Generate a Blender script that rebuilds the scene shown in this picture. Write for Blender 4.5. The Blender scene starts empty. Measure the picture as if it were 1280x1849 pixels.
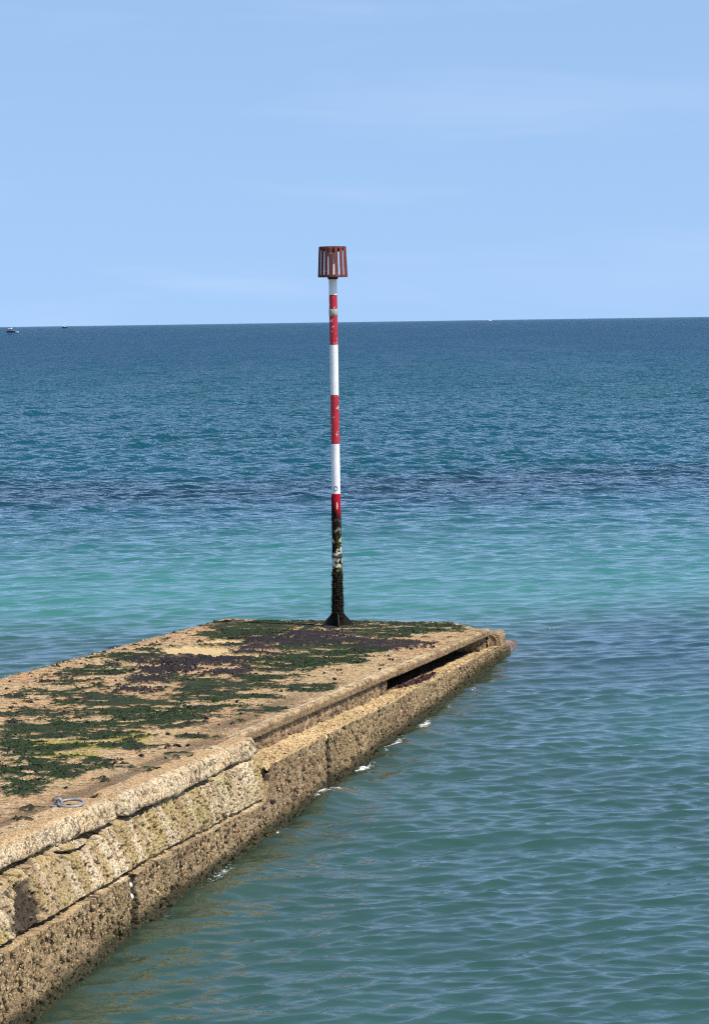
import bpy, math
import numpy as np
from mathutils import Matrix, Vector

rng = np.random.default_rng(11)
scene = bpy.context.scene
COL = scene.collection

# ------------------------------------------------------------------ camera
HC = 4.63                                   # eye height above the water, metres
cd = bpy.data.cameras.new('camera'); cam = bpy.data.objects.new('camera', cd); COL.objects.link(cam)
PITCH, ROLL = math.atan(272 / 4732), math.atan(18.6 / 1280)
X = Vector((1, 0, 0)); U = Vector((0, math.sin(PITCH), math.cos(PITCH))); Fw = Vector((0, math.cos(PITCH), -math.sin(PITCH)))
cr, sr = math.cos(ROLL), math.sin(ROLL)
right = X * cr - U * sr; up = X * sr + U * cr; back = -Fw
cam.matrix_world = Matrix(((right.x, up.x, back.x, 0), (right.y, up.y, back.y, 0), (right.z, up.z, back.z, HC), (0, 0, 0, 1)))
cd.sensor_fit = 'VERTICAL'; cd.sensor_height = 24; cd.lens = 24 * 4732 / 1849
cd.shift_y = -71.5 / 1849; cd.clip_start = 0.2; cd.clip_end = 200000
scene.camera = cam

# ------------------------------------------------------------------ sky, sun, exposure
SUN_EL = math.radians(57); SUN_DIR = (0.866, -0.5)      # from the right, a little behind the camera
SKY_LIFT = 0.245
w = bpy.data.worlds.new('World'); scene.world = w; w.use_nodes = True
nt = w.node_tree; nt.nodes.clear()
out = nt.nodes.new('ShaderNodeOutputWorld'); bg = nt.nodes.new('ShaderNodeBackground'); sky = nt.nodes.new('ShaderNodeTexSky')
sky.sky_type = 'NISHITA'; sky.sun_disc = False; sky.sun_elevation = SUN_EL
sky.sun_rotation = math.atan2(SUN_DIR[0], SUN_DIR[1])
sky.air_density = 1.0; sky.dust_density = 0.1; sky.ozone_density = 1.6; sky.altitude = 0
bg.inputs['Strength'].default_value = 0.15
# the photograph's sky keeps its blue right down to the sea: look up the sky a little higher everywhere
tcw = nt.nodes.new('ShaderNodeTexCoord'); sx = nt.nodes.new('ShaderNodeSeparateXYZ'); cx = nt.nodes.new('ShaderNodeCombineXYZ'); nm = nt.nodes.new('ShaderNodeVectorMath'); nm.operation = 'NORMALIZE'
mz = nt.nodes.new('ShaderNodeMath'); mz.operation = 'MULTIPLY_ADD'; mz.inputs[1].default_value = 0.42; mz.inputs[2].default_value = SKY_LIFT
nt.links.new(tcw.outputs['Generated'], sx.inputs[0]); nt.links.new(sx.outputs[0], cx.inputs[0]); nt.links.new(sx.outputs[1], cx.inputs[1])
nt.links.new(sx.outputs[2], mz.inputs[0]); nt.links.new(mz.outputs[0], cx.inputs[2]); nt.links.new(cx.outputs[0], nm.inputs[0]); nt.links.new(nm.outputs[0], sky.inputs[0])
# thin high cirrus, drawn out along the horizon
cm = nt.nodes.new('ShaderNodeMapping'); cm.inputs['Scale'].default_value = (2.2, 2.2, 17.0); cm.inputs['Rotation'].default_value = (0, 0.16, 0)
cn = nt.nodes.new('ShaderNodeTexNoise'); cn.inputs['Scale'].default_value = 2.4; cn.inputs['Detail'].default_value = 7; cn.inputs['Roughness'].default_value = 0.55; cn.inputs['Distortion'].default_value = 0.4
cr_ = nt.nodes.new('ShaderNodeValToRGB'); cr_.color_ramp.elements[0].position = 0.5; cr_.color_ramp.elements[0].color = (0, 0, 0, 1); cr_.color_ramp.elements[1].position = 0.8; cr_.color_ramp.elements[1].color = (0.16, 0.16, 0.16, 1)
cx2 = nt.nodes.new('ShaderNodeMix'); cx2.data_type = 'RGBA'; cx2.inputs[7].default_value = (4.6, 5.2, 6.2, 1)
nt.links.new(tcw.outputs['Generated'], cm.inputs[0]); nt.links.new(cm.outputs[0], cn.inputs[0]); nt.links.new(cn.outputs[0], cr_.inputs[0])
nt.links.new(cr_.outputs[0], cx2.inputs[0]); nt.links.new(sky.outputs[0], cx2.inputs[6])
nt.links.new(cx2.outputs[2], bg.inputs[0]); nt.links.new(bg.outputs[0], out.inputs[0])
sl = bpy.data.lights.new('sun', 'SUN'); sl.energy = 4.8; sl.angle = math.radians(0.53); sl.color = (1, 0.95, 0.87)
so = bpy.data.objects.new('sun', sl); COL.objects.link(so)
sd = Vector((SUN_DIR[0] * math.cos(SUN_EL), SUN_DIR[1] * math.cos(SUN_EL), math.sin(SUN_EL)))
so.rotation_euler = sd.to_track_quat('Z', 'Y').to_euler(); so.location = (20, -10, 40)
scene.view_settings.view_transform = 'Standard'; scene.view_settings.look = 'None'
scene.view_settings.exposure = 0.35; scene.view_settings.gamma = 1.0
scene.cycles.sample_clamp_indirect = 3.0; scene.cycles.sample_clamp_direct = 1.5; scene.cycles.pixel_filter_type = 'BLACKMAN_HARRIS'; scene.cycles.filter_width = 1.15; scene.cycles.max_bounces = 6
scene.cycles.use_denoising = False

# ------------------------------------------------------------------ noise
TAB = np.random.default_rng(5).random(65536).astype(np.float32)
def hsh(i, j, s=0):
    return TAB[((i * 73856093) ^ (j * 19349663) ^ (s * 83492791 + 1013)) & 65535]
def vn(x, y, s=0):
    xi = np.floor(x).astype(np.int64); yi = np.floor(y).astype(np.int64)
    fx = x - xi; fy = y - yi
    fx = fx * fx * (3 - 2 * fx); fy = fy * fy * (3 - 2 * fy)
    a = hsh(xi, yi, s); b = hsh(xi + 1, yi, s); c = hsh(xi, yi + 1, s); d = hsh(xi + 1, yi + 1, s)
    return (a + (b - a) * fx) * (1 - fy) + (c + (d - c) * fx) * fy
def fbm(x, y, s=0, o=4, g=0.5):
    r = 0; a = 1; t = 0
    for k in range(o):
        x, y = 0.8 * x - 0.6 * y, 0.6 * x + 0.8 * y
        r = r + a * vn(x * 2 ** k + 17.3 * k, y * 2 ** k + 9.1 * k, s + k); t += a; a *= g
    return r / t
def worley(x, y, s=0):
    xi = np.floor(x).astype(np.int64); yi = np.floor(y).astype(np.int64)
    f1 = np.full(x.shape, 9.0); f2 = np.full(x.shape, 9.0)
    idv = np.zeros(x.shape)
    for di in (-1, 0, 1):
        for dj in (-1, 0, 1):
            a = xi + di; b = yi + dj
            d = np.hypot(a + hsh(a, b, s) - x, b + hsh(a, b, s + 7) - y)
            m = d < f1
            f2 = np.where(m, f1, np.minimum(f2, d)); f1 = np.where(m, d, f1); idv = np.where(m, hsh(a, b, s + 13), idv)
    return f1, f2, idv
def sst(a, b, x):
    t = np.clip((x - a) / (b - a), 0, 1); return t * t * (3 - 2 * t)
def mix3(a, b, t):
    return np.asarray(a) * (1 - t[..., None]) + np.asarray(b) * t[..., None]

# ------------------------------------------------------------------ object helpers
def link(o, parent=None, **props):
    COL.objects.link(o)
    if parent is not None: o.parent = parent
    for k, v in props.items(): o[k] = v
    return o
def empty(name, loc=(0, 0, 0), rz=0, **props):
    o = bpy.data.objects.new(name, None); o.location = loc; o.rotation_euler = (0, 0, rz); o.empty_display_size = 0.1
    return link(o, **props)
def fast_mesh(name, V, Fq, mat, parent=None, smooth=True, attrs=None, **props):
    """V (n,3); Fq (m,k) all faces of one size"""
    V = np.ascontiguousarray(V, np.float32); Fq = np.ascontiguousarray(Fq, np.int32)
    me = bpy.data.meshes.new(name); k = Fq.shape[1]; m = len(Fq)
    me.vertices.add(len(V)); me.vertices.foreach_set('co', V.ravel())
    me.loops.add(m * k); me.loops.foreach_set('vertex_index', Fq.ravel())
    me.polygons.add(m); me.polygons.foreach_set('loop_start', np.arange(m, dtype=np.int32) * k)
    me.update(calc_edges=True)
    me.polygons.foreach_set('use_smooth', np.full(m, smooth))
    for an, av in (attrs or {}).items():
        av = np.asarray(av, np.float32)
        if av.ndim == 2:
            c4 = np.ones((len(av), 4), np.float32); c4[:, :3] = av
            a = me.attributes.new(an, 'FLOAT_COLOR', 'POINT'); a.data.foreach_set('color', c4.ravel())
        else:
            a = me.attributes.new(an, 'FLOAT', 'POINT'); a.data.foreach_set('value', av)
    me.materials.append(mat); me.update()
    return link(bpy.data.objects.new(name, me), parent, **props)
def grid_faces(R, C, flip=False, wrap=False):
    i = np.arange(R - 1)[:, None]; j = np.arange(C if wrap else C - 1)[None, :]
    a = i * C + j; b = i * C + (j + 1) % C; c = (i + 1) * C + (j + 1) % C; d = (i + 1) * C + j
    f = np.stack([a, b, c, d], -1).reshape(-1, 4)
    return f[:, ::-1] if flip else f
def grid(name, P, mat, parent=None, flip=False, attrs=None, **props):
    R, C, _ = P.shape
    at = {k: (v.reshape(R * C, 3) if v.ndim == 3 else v.ravel()) for k, v in (attrs or {}).items()}
    return fast_mesh(name, P.reshape(-1, 3), grid_faces(R, C, flip), mat, parent, True, at, **props)
class MB:
    def __init__(s): s.v = []; s.f = []
    def add(s, V, F):
        b = len(s.v); s.v += [tuple(map(float, p)) for p in V]; s.f += [tuple(b + i for i in q) for q in F]; return s
    def box(s, c, d, rz=0):
        x, y, z = [q / 2 for q in d]; ca, sa = math.cos(rz), math.sin(rz)
        V = [(c[0] + a * x * ca - b * y * sa, c[1] + a * x * sa + b * y * ca, c[2] + e * z) for e in (-1, 1) for a, b in ((-1, -1), (1, -1), (1, 1), (-1, 1))]
        return s.add(V, [(3, 2, 1, 0), (4, 5, 6, 7), (0, 1, 5, 4), (1, 2, 6, 5), (2, 3, 7, 6), (3, 0, 4, 7)])
    def lathe(s, prof, n=40, cap=True, c=(0, 0)):
        V = [(c[0] + r * math.cos(2 * math.pi * k / n), c[1] + r * math.sin(2 * math.pi * k / n), z) for r, z in prof for k in range(n)]
        F = [(i * n + k, i * n + (k + 1) % n, (i + 1) * n + (k + 1) % n, (i + 1) * n + k) for i in range(len(prof) - 1) for k in range(n)]
        if cap: F += [tuple(range(n - 1, -1, -1)), tuple((len(prof) - 1) * n + k for k in range(n))]
        return s.add(V, F)
    def tube(s, pts, r, n=10, closed=False):
        pts = [Vector(p) for p in pts]; m = len(pts); V = []
        rad = r if hasattr(r, '__len__') else [r] * m
        for i, p in enumerate(pts):
            t = ((pts[(i + 1) % m] - pts[i - 1]) if closed else (pts[min(i + 1, m - 1)] - pts[max(i - 1, 0)])).normalized()
            a = t.cross(Vector((0, 0, 1)) if abs(t.z) < 0.9 else Vector((1, 0, 0))).normalized(); b = t.cross(a)
            V += [p + (a * math.cos(2 * math.pi * k / n) + b * math.sin(2 * math.pi * k / n)) * rad[i] for k in range(n)]
        F = [(i * n + k, ((i + 1) % m) * n + k, ((i + 1) % m) * n + (k + 1) % n, i * n + (k + 1) % n) for i in range(m if closed else m - 1) for k in range(n)]
        if not closed: F += [tuple(range(n)), tuple((m - 1) * n + k for k in range(n - 1, -1, -1))]
        return s.add(V, F)
    def build(s, name, mat, parent=None, smooth=False, bevel=0, loc=None, **props):
        me = bpy.data.meshes.new(name); me.from_pydata(s.v, [], s.f); me.materials.append(mat)
        for p in me.polygons: p.use_smooth = smooth
        me.update(); o = bpy.data.objects.new(name, me)
        if loc: o.location = loc
        link(o, parent, **props)
        if bevel:
            b = o.modifiers.new('bevel', 'BEVEL'); b.width = bevel; b.segments = 2; b.limit_method = 'ANGLE'
        return o

# ------------------------------------------------------------------ materials
def newmat(name):
    m = bpy.data.materials.new(name); m.use_nodes = True
    t = m.node_tree; t.nodes.clear()
    o = t.nodes.new('ShaderNodeOutputMaterial'); p = t.nodes.new('ShaderNodeBsdfPrincipled'); t.links.new(p.outputs[0], o.inputs[0])
    return m, t, p, o
def nd(t, kind, **kw):
    n = t.nodes.new(kind)
    for k, v in kw.items():
        if k in n.inputs: n.inputs[k].default_value = v
        else: setattr(n, k, v)
    return n
def ramp(t, stops):
    r = t.nodes.new('ShaderNodeValToRGB'); e = r.color_ramp.elements
    while len(e) < len(stops): e.new(0.5)
    for q, (p, c) in zip(e, stops): q.position = p; q.color = (*c, 1)
    return r
def mathn(t, op, a, b=None, clamp=False):
    n = t.nodes.new('ShaderNodeMath'); n.operation = op; n.use_clamp = clamp
    for i, v in enumerate((a, b)):
        if v is None: continue
        if isinstance(v, (int, float)): n.inputs[i].default_value = v
        else: t.links.new(v, n.inputs[i])
    return n.outputs[0]
def mixc(t, f, a, b, mode='MIX'):
    n = t.nodes.new('ShaderNodeMix'); n.data_type = 'RGBA'; n.blend_type = mode
    for i, v in ((0, f), (6, a), (7, b)):
        if isinstance(v, (int, float)): n.inputs[i].default_value = v
        elif isinstance(v, tuple): n.inputs[i].default_value = (*v, 1)
        else: t.links.new(v, n.inputs[i])
    return n.outputs[2]

def crust_mat(name, scale=55, bump=0.6):
    """barnacle crusted concrete: colour from the 'col' attribute, fine crust from cells"""
    m, t, p, o = newmat(name)
    at = nd(t, 'ShaderNodeAttribute', attribute_name='col')
    tc = nd(t, 'ShaderNodeTexCoord')
    v = nd(t, 'ShaderNodeTexVoronoi', Scale=scale); t.links.new(tc.outputs['Object'], v.inputs['Vector'])
    n1 = nd(t, 'ShaderNodeTexNoise', Scale=scale * 2.2, Detail=4.0); t.links.new(tc.outputs['Object'], n1.inputs['Vector'])
    r = ramp(t, [(0.0, (1.3, 1.27, 1.22)), (0.45, (1, 1, 1)), (0.85, (0.55, 0.52, 0.5))]); t.links.new(v.outputs['Distance'], r.inputs[0])
    r2 = ramp(t, [(0.3, (0.62, 0.6, 0.58)), (0.7, (1.32, 1.3, 1.27))]); t.links.new(n1.outputs[0], r2.inputs[0])
    c = mixc(t, 1.0, at.outputs['Color'], r.outputs[0], 'MULTIPLY'); c = mixc(t, 1.0, c, r2.outputs[0], 'MULTIPLY')
    t.links.new(c, p.inputs['Base Color']); p.inputs['Roughness'].default_value = 0.85; p.inputs['Specular IOR Level'].default_value = 0.25
    h = mathn(t, 'SUBTRACT', n1.outputs[0], v.outputs['Distance'])
    b = nd(t, 'ShaderNodeBump', Strength=bump, Distance=0.012); t.links.new(h, b.inputs['Height']); t.links.new(b.outputs[0], p.inputs['Normal'])
    return m
def plain(name, col, rough=0.5, metal=0.0, var=0.15, scale=30, bump=0.0, chips=None, chip_at=0.68, chip_scale=9):
    m, t, p, o = newmat(name)
    tc = nd(t, 'ShaderNodeTexCoord'); n1 = nd(t, 'ShaderNodeTexNoise', Scale=scale, Detail=5.0); t.links.new(tc.outputs['Object'], n1.inputs['Vector'])
    r = ramp(t, [(0.25, tuple(q * (1 - var) for q in col)), (0.75, tuple(min(1, q * (1 + var)) for q in col))]); t.links.new(n1.outputs[0], r.inputs[0])
    c = r.outputs[0]
    if chips:
        n2 = nd(t, 'ShaderNodeTexNoise', Scale=chip_scale, Detail=8.0, Roughness=0.65); t.links.new(tc.outputs['Object'], n2.inputs['Vector'])
        k = ramp(t, [(chip_at, (0, 0, 0)), (chip_at + 0.015, (1, 1, 1))]); t.links.new(n2.outputs[0], k.inputs[0])
        c = mixc(t, k.outputs[0], c, chips)
    t.links.new(c, p.inputs['Base Color']); p.inputs['Roughness'].default_value = rough; p.inputs['Metallic'].default_value = metal
    if bump:
        b = nd(t, 'ShaderNodeBump', Strength=bump, Distance=0.006); t.links.new(n1.outputs[0], b.inputs['Height']); t.links.new(b.outputs[0], p.inputs['Normal'])
    return m
def attr_mat(name, rough=0.6, spec=0.3):
    m, t, p, o = newmat(name)
    at = nd(t, 'ShaderNodeAttribute', attribute_name='col'); tc = nd(t, 'ShaderNodeTexCoord')
    n1 = nd(t, 'ShaderNodeTexNoise', Scale=80.0, Detail=3.0); t.links.new(tc.outputs['Object'], n1.inputs['Vector'])
    r = ramp(t, [(0.3, (0.7, 0.7, 0.7)), (0.7, (1.3, 1.3, 1.3))]); t.links.new(n1.outputs[0], r.inputs[0])
    t.links.new(mixc(t, 1.0, at.outputs['Color'], r.outputs[0], 'MULTIPLY'), p.inputs['Base Color'])
    p.inputs['Roughness'].default_value = rough; p.inputs['Specular IOR Level'].default_value = spec
    return m

M = {}
M['crust'] = crust_mat('barnacled_concrete')
M['weed'] = attr_mat('seaweed', 0.85, 0.06)
M['shell'] = attr_mat('mussel_shell', 0.65, 0.15)
M['red'] = plain('red_paint', (0.42, 0.010, 0.022), 0.5, 0, 0.18, 14, 0.05, chips=(0.55, 0.42, 0.38), chip_at=0.605, chip_scale=15)
M['white'] = plain('white_paint', (0.76, 0.75, 0.72), 0.5, 0, 0.08, 7, 0.05, chips=(0.40, 0.30, 0.22), chip_at=0.64, chip_scale=12)
M['rust'] = plain('rusty_red_steel', (0.145, 0.028, 0.02), 0.85, 0, 0.45, 38, 0.4, chips=(0.42, 0.2, 0.13), chip_at=0.62, chip_scale=30)
M['dark_steel'] = plain('dark_weathered_steel', (0.03, 0.024, 0.022), 0.8, 0, 0.5, 40, 0.3)
M['galv'] = plain('galvanised_steel', (0.24, 0.235, 0.24), 0.5, 0.2, 0.3, 60, 0.2)
M['tape'] = plain('grey_weathered_tape', (0.33, 0.30, 0.26), 0.8, 0, 0.5, 45, 0.5)
M['ink'] = plain('dark_blue_ink', (0.05, 0.05, 0.13), 0.6)
M['navy'] = plain('navy_hull_paint', (0.012, 0.022, 0.06), 0.4)
M['boat_white'] = plain('boat_white_paint', (0.8, 0.8, 0.8), 0.4)
M['boat_glass'] = plain('dark_cabin_glass', (0.02, 0.025, 0.03), 0.1)
M['boat_wood'] = plain('brown_cabin_paint', (0.16, 0.09, 0.07), 0.5)
M['boat_grey'] = plain('grey_boat_fittings', (0.25, 0.27, 0.3), 0.5)

# ------------------------------------------------------------------ groyne frame: s metres landward from the sea end, o outward to the right, d below deck
TH = math.radians(14.0); A2 = np.array([math.sin(TH), math.cos(TH)]); N2 = np.array([math.cos(TH), -math.sin(TH)]); C0 = np.array([1.75, 35.5])
def zdeck(s): return 0.45 + 0.036 * s
def W(s, o, d):
    s, o, d = np.broadcast_arrays(np.asarray(s, float), np.asarray(o, float), np.asarray(d, float))
    return np.stack([C0[0] - s * A2[0] + o * N2[0], C0[1] - s * A2[1] + o * N2[1], zdeck(s) - d], -1)
def inv(x, y):
    dx = x - C0[0]; dy = y - C0[1]
    return -(dx * A2[0] + dy * A2[1]), dx * N2[0] + dy * N2[1]
def ledge_o(s): return 0.19 + 0.019 * s
def foot_o(s): return np.where(s < 12.2, ledge_o(s), 0.42 + 0.045 * np.clip(s - 15.8, 0, 9)) + 0.03 * (vn(s * 0.9, s * 0, 3) - 0.5)

# ------------------------------------------------------------------ the sea
def sea_mesh():
    rs = [30.0]
    while rs[-1] < 1500: rs.append(rs[-1] * (1 + (0.0009 if rs[-1] < 48 else 0.0013 if rs[-1] < 70 else 0.0017 if rs[-1] < 360 else min(0.006, 0.0017 + (rs[-1] - 360) * 1.2e-5))))
    r = np.concatenate([rs, np.geomspace(1510, 90000, 60)]); n = len(rs)
    core = np.arange(-0.162, 0.1621, 0.0011); side = 0.163 + np.cumsum(np.linspace(0.003, 0.036, 20))
    th = np.concatenate([-side[::-1], core, side])
    R_, T_ = np.meshgrid(r, th, indexing='ij')
    x = R_ * np.sin(T_); y = -15 + R_ * np.cos(T_)
    dr = np.repeat(np.gradient(r)[:, None], len(th), 1)
    g = np.random.default_rng(21)
    z = np.zeros_like(x); dx = np.zeros_like(x); dy = np.zeros_like(x)
    grow = 0.62 + 1.28 * sst(32, 120, y)
    s_, o_ = inv(x, y)
    for k in range(90):
        lam = 0.11 * (5.5 / 0.11) ** ((k + g.random()) / 90)
        ang = g.normal(0, 0.33) + (0.62 if k % 4 == 0 else 0) + (0.18 if lam < 3 else -0.05)
        slope = 0.049 * (1.0 if lam < 0.36 else (0.36 / lam) ** 0.75)
        amp = slope * lam / 6.283; kk = 6.283 / lam
        kx, ky = math.sin(ang) * kk, -math.cos(ang) * kk
        ph = kx * x + ky * y + g.random() * 6.283
        wgt = sst(2.4, 4.2, lam / dr) * (grow if lam > 0.45 else 1) * (1 + (1.15 * sst(42, 90, y) if 0.35 < lam < 1.6 else 0.2 * sst(42, 90, y)))
        gust = 0.55 + 0.9 * vn(x / (lam * 3.3 + 1) + k * 3.1, y / (lam * 3.3 + 1), k)     # groups of waves
        a = amp * wgt * gust
        z += a * np.cos(ph); sn = a * np.sin(ph) * (1.0 - 0.35 * sst(45, 90, y))
        dx -= sn * math.sin(ang); dy += sn * math.cos(ang)
    # water swelling up against the wall
    for sc, oc, ls, lo, h in ((10.5, 0.55, 0.6, 0.25, 0.10), (11.7, 0.8, 0.9, 0.25, -0.05), (7.0, 0.5, 0.8, 0.2, 0.05), (8.3, 0.6, 0.6, 0.25, -0.05), (5.8, 0.5, 0.5, 0.15, 0.04), (14.5, 0.8, 1.2, 0.3, 0.03)):
        z += h * np.exp(-((s_ - sc) / ls) ** 2 - ((o_ - oc) / lo) ** 2)
    P = np.stack([x + dx, y + dy, z], -1)
    # colour of the water body: sand, weed and depth below it
    nz = fbm(x * 0.03, y * 0.012, 3, 4) - 0.5; nz2 = fbm(x * 0.2, y * 0.09, 8, 4) - 0.5
    yy = y + 34 * nz * sst(40, 90, y) + 5 * nz2
    deep = (0.002, 0.037, 0.074); mid = (0.003, 0.050, 0.068); weed = (0.003, 0.017, 0.030); turq = (0.034, 0.158, 0.125); near = (0.022, 0.060, 0.048); dusk = (0.010, 0.042, 0.050)
    c = mix3(near, turq, sst(37, 45, yy - 0.25 * x))
    c = mix3(c, mid, sst(40, 68, yy) ** 0.8)
    c = mix3(c, weed, 0.75 * np.exp(-((yy - 74) / 7) ** 2) * (0.55 + 0.9 * fbm(x * 0.12, y * 0.05, 5, 3)))
    c = mix3(c, deep, sst(95, 420, yy))
    right_dark = sst(-0.5, 1.5, o_) * np.exp(-((y - 36.5) / 4.5) ** 2)
    c = mix3(c, dusk, 0.85 * right_dark)
    c = mix3(c, (0.03, 0.10, 0.10), 0.6 * sst(0.5, 3, x - 1) * np.exp(-((y - 30 - 2 * nz2) / 2.6) ** 2))
    c *= (0.86 + 0.28 * fbm(x * 0.5, y * 0.3, 19, 3))[..., None]
    # shallow silty margin along the wall
    dist = np.where(s_ > -0.6, o_ - foot_o(np.clip(s_, 0, 30)), np.hypot(o_ + 0.1, s_ + 0.6))
    side_r = (o_ > 0)
    mar = np.where(side_r, np.exp(-np.clip(dist, 0, 9) / 0.5), 0)
    c = mix3(c, (0.05, 0.06, 0.030), 0.55 * mar)
    clear = 0.55 * np.where(side_r, np.exp(-np.clip(dist, 0, 9) / 0.18), 0)
    chop = (0.02 + 0.75 * sst(48, 100, R_) + 2.1 * sst(85, 260, R_) + 2.4 * sst(200, 800, R_)) * (0.45 + 0.55 * fbm(x * 0.05, y * 0.012, 91, 4) + 0.7 * fbm(x * 0.35, y * 0.03, 93, 3))
    # foam
    f = np.zeros_like(x)
    for sc, oc, ls, lo, k in ((10.45, 0.46, 0.28, 0.14, 0.9), (10.1, 0.62, 0.3, 0.10, 0.7), (8.5, 0.40, 0.4, 0.08, 1.0), (7.2, 0.42, 0.5, 0.08, 1.1), (5.8, 0.42, 0.4, 0.08, 1.1), (2.7, 0.40, 0.5, 0.07, 0.7), (-3.6, 0.3, 0.5, 0.3, 0.66), (-4.3, -1.1, 0.4, 1.6, 0.62), (12.0, 0.48, 0.4, 0.06, 0.7), (14.0, 0.50, 0.6, 0.06, 0.75), (15.6, 0.50, 0.4, 0.06, 0.7), (4.4, 0.38, 0.5, 0.06, 0.8)):
        f += k * np.exp(-((s_ - sc) / ls) ** 2 - ((o_ - oc) / lo) ** 2)
    foam = np.clip(f * 0.85 + 0.42 * np.where(side_r, np.exp(-(np.clip(dist, 0, 9) / 0.07) ** 2), 0) * sst(0.35, 0.65, fbm(s_ * 1.5, s_ * 0, 97, 3)), 0, 1)
    return P, c, foam, clear, chop

def sea_mat():
    m, t, p, o = newmat('sea_water'); t.nodes.remove(p)
    tc = nd(t, 'ShaderNodeTexCoord'); at = nd(t, 'ShaderNodeAttribute', attribute_name='col')
    fo = nd(t, 'ShaderNodeAttribute', attribute_name='foam'); cl = nd(t, 'ShaderNodeAttribute', attribute_name='clear')
    mp = nd(t, 'ShaderNodeMapping'); mp.inputs['Scale'].default_value = (0.62, 1.0, 1.0); mp.inputs['Rotation'].default_value = (0, 0, 0.12)
    t.links.new(tc.outputs['Object'], mp.inputs['Vector'])
    ch = nd(t, 'ShaderNodeAttribute', attribute_name='chop'); hs = []
    for grp in (((14.0, 0.004), (6.5, 0.009)), ((5.0, 0.10), (1.8, 0.24), (0.5, 0.5))):      # ripples everywhere; chop the mesh is too coarse for
        h = None
        for sc, wgt in grp:
            n = nd(t, 'ShaderNodeTexNoise', Scale=sc, Detail=2.0, Roughness=0.5, Distortion=0.5); t.links.new(mp.outputs[0], n.inputs['Vector'])
            v = mathn(t, 'MULTIPLY', n.outputs[0], wgt); h = v if h is None else mathn(t, 'ADD', h, v)
        hs.append(h)
    h = mathn(t, 'ADD', hs[0], mathn(t, 'MULTIPLY', hs[1], ch.outputs['Fac']))
    b = nd(t, 'ShaderNodeBump', Strength=1.0, Distance=1.0); t.links.new(h, b.inputs['Height'])
    fr = nd(t, 'ShaderNodeFresnel', IOR=1.40); t.links.new(b.outputs[0], fr.inputs['Normal'])
    gl = nd(t, 'ShaderNodeBsdfGlossy', Roughness=0.04); t.links.new(b.outputs[0], gl.inputs['Normal']); gl.inputs['Roughness'].default_value = 0.03
    gl.inputs['Color'].default_value = (1, 1, 1, 1)
    df = nd(t, 'ShaderNodeBsdfDiffuse'); t.links.new(at.outputs['Color'], df.inputs['Color'])
    tr = nd(t, 'ShaderNodeBsdfTransparent'); tr.inputs['Color'].default_value = (0.62, 0.74, 0.62, 1)
    body = nd(t, 'ShaderNodeMixShader'); t.links.new(cl.outputs['Fac'], body.inputs[0]); t.links.new(df.outputs[0], body.inputs[1]); t.links.new(tr.outputs[0], body.inputs[2])
    surf = nd(t, 'ShaderNodeMixShader'); t.links.new(fr.outputs[0], surf.inputs[0]); t.links.new(body.outputs[0], surf.inputs[1]); t.links.new(gl.outputs[0], surf.inputs[2])
    fd = nd(t, 'ShaderNodeBsdfDiffuse'); fd.inputs['Color'].default_value = (0.8, 0.82, 0.82, 1); t.links.new(b.outputs[0], fd.inputs['Normal'])
    fin = nd(t, 'ShaderNodeMixShader'); fz = nd(t, 'ShaderNodeTexNoise', Scale=22.0, Detail=6.0, Roughness=0.7, Distortion=0.8); t.links.new(tc.outputs['Object'], fz.inputs['Vector'])
    fv = mathn(t, 'SUBTRACT', mathn(t, 'MULTIPLY', fo.outputs['Fac'], 0.42), mathn(t, 'SUBTRACT', 0.80, fz.outputs[0]))
    fa = mathn(t, 'MULTIPLY', fv, 7.0, True); t.links.new(fa, fin.inputs[0]); t.links.new(surf.outputs[0], fin.inputs[1]); t.links.new(fd.outputs[0], fin.inputs[2])
    t.links.new(fin.outputs[0], o.inputs[0])
    return m
P, c, foam, clear, chop = sea_mesh()
grid('sea', P, sea_mat(), flip=False, attrs={'col': c, 'foam': foam, 'clear': clear, 'chop': chop}, kind='structure')
M['sand'] = plain('silty_seabed_sand', (0.16, 0.14, 0.085), 0.9, 0, 0.3, 4)
sb = MB().add([(-400, -60, -1.0), (400, -60, -1.0), (700, 400, -6.0), (-700, 400, -6.0)], [(0, 1, 2, 3)])
sb.build('seabed', M['sand'], kind='structure')

# ------------------------------------------------------------------ groyne
gr = empty('groyne', tuple(W(0, -2, 0.66 - 0.0)), label='sloping barnacled concrete groyne running out into the sea below the striped pole', category='groyne')
GI = gr.matrix_world.copy(); GO = np.array(gr.location)
def gpart(name, P, flip=False, attrs=None, mat=None, **props):
    return grid(name, P - GO, mat or M['crust'], gr, flip, attrs, **props)

TAN = np.array((0.44, 0.305, 0.155)); PALE = np.array((0.55, 0.435, 0.28)); BROWN = np.array((0.22, 0.148, 0.08)); DARK = np.array((0.035, 0.025, 0.016)); OCHRE = np.array((0.40, 0.29, 0.135))
GREEN = np.array((0.010, 0.026, 0.005)); MUSS = np.array((0.017, 0.012, 0.014)); YEL = np.array((0.27, 0.235, 0.035)); OLIVE = np.array((0.10, 0.095, 0.03))

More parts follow.
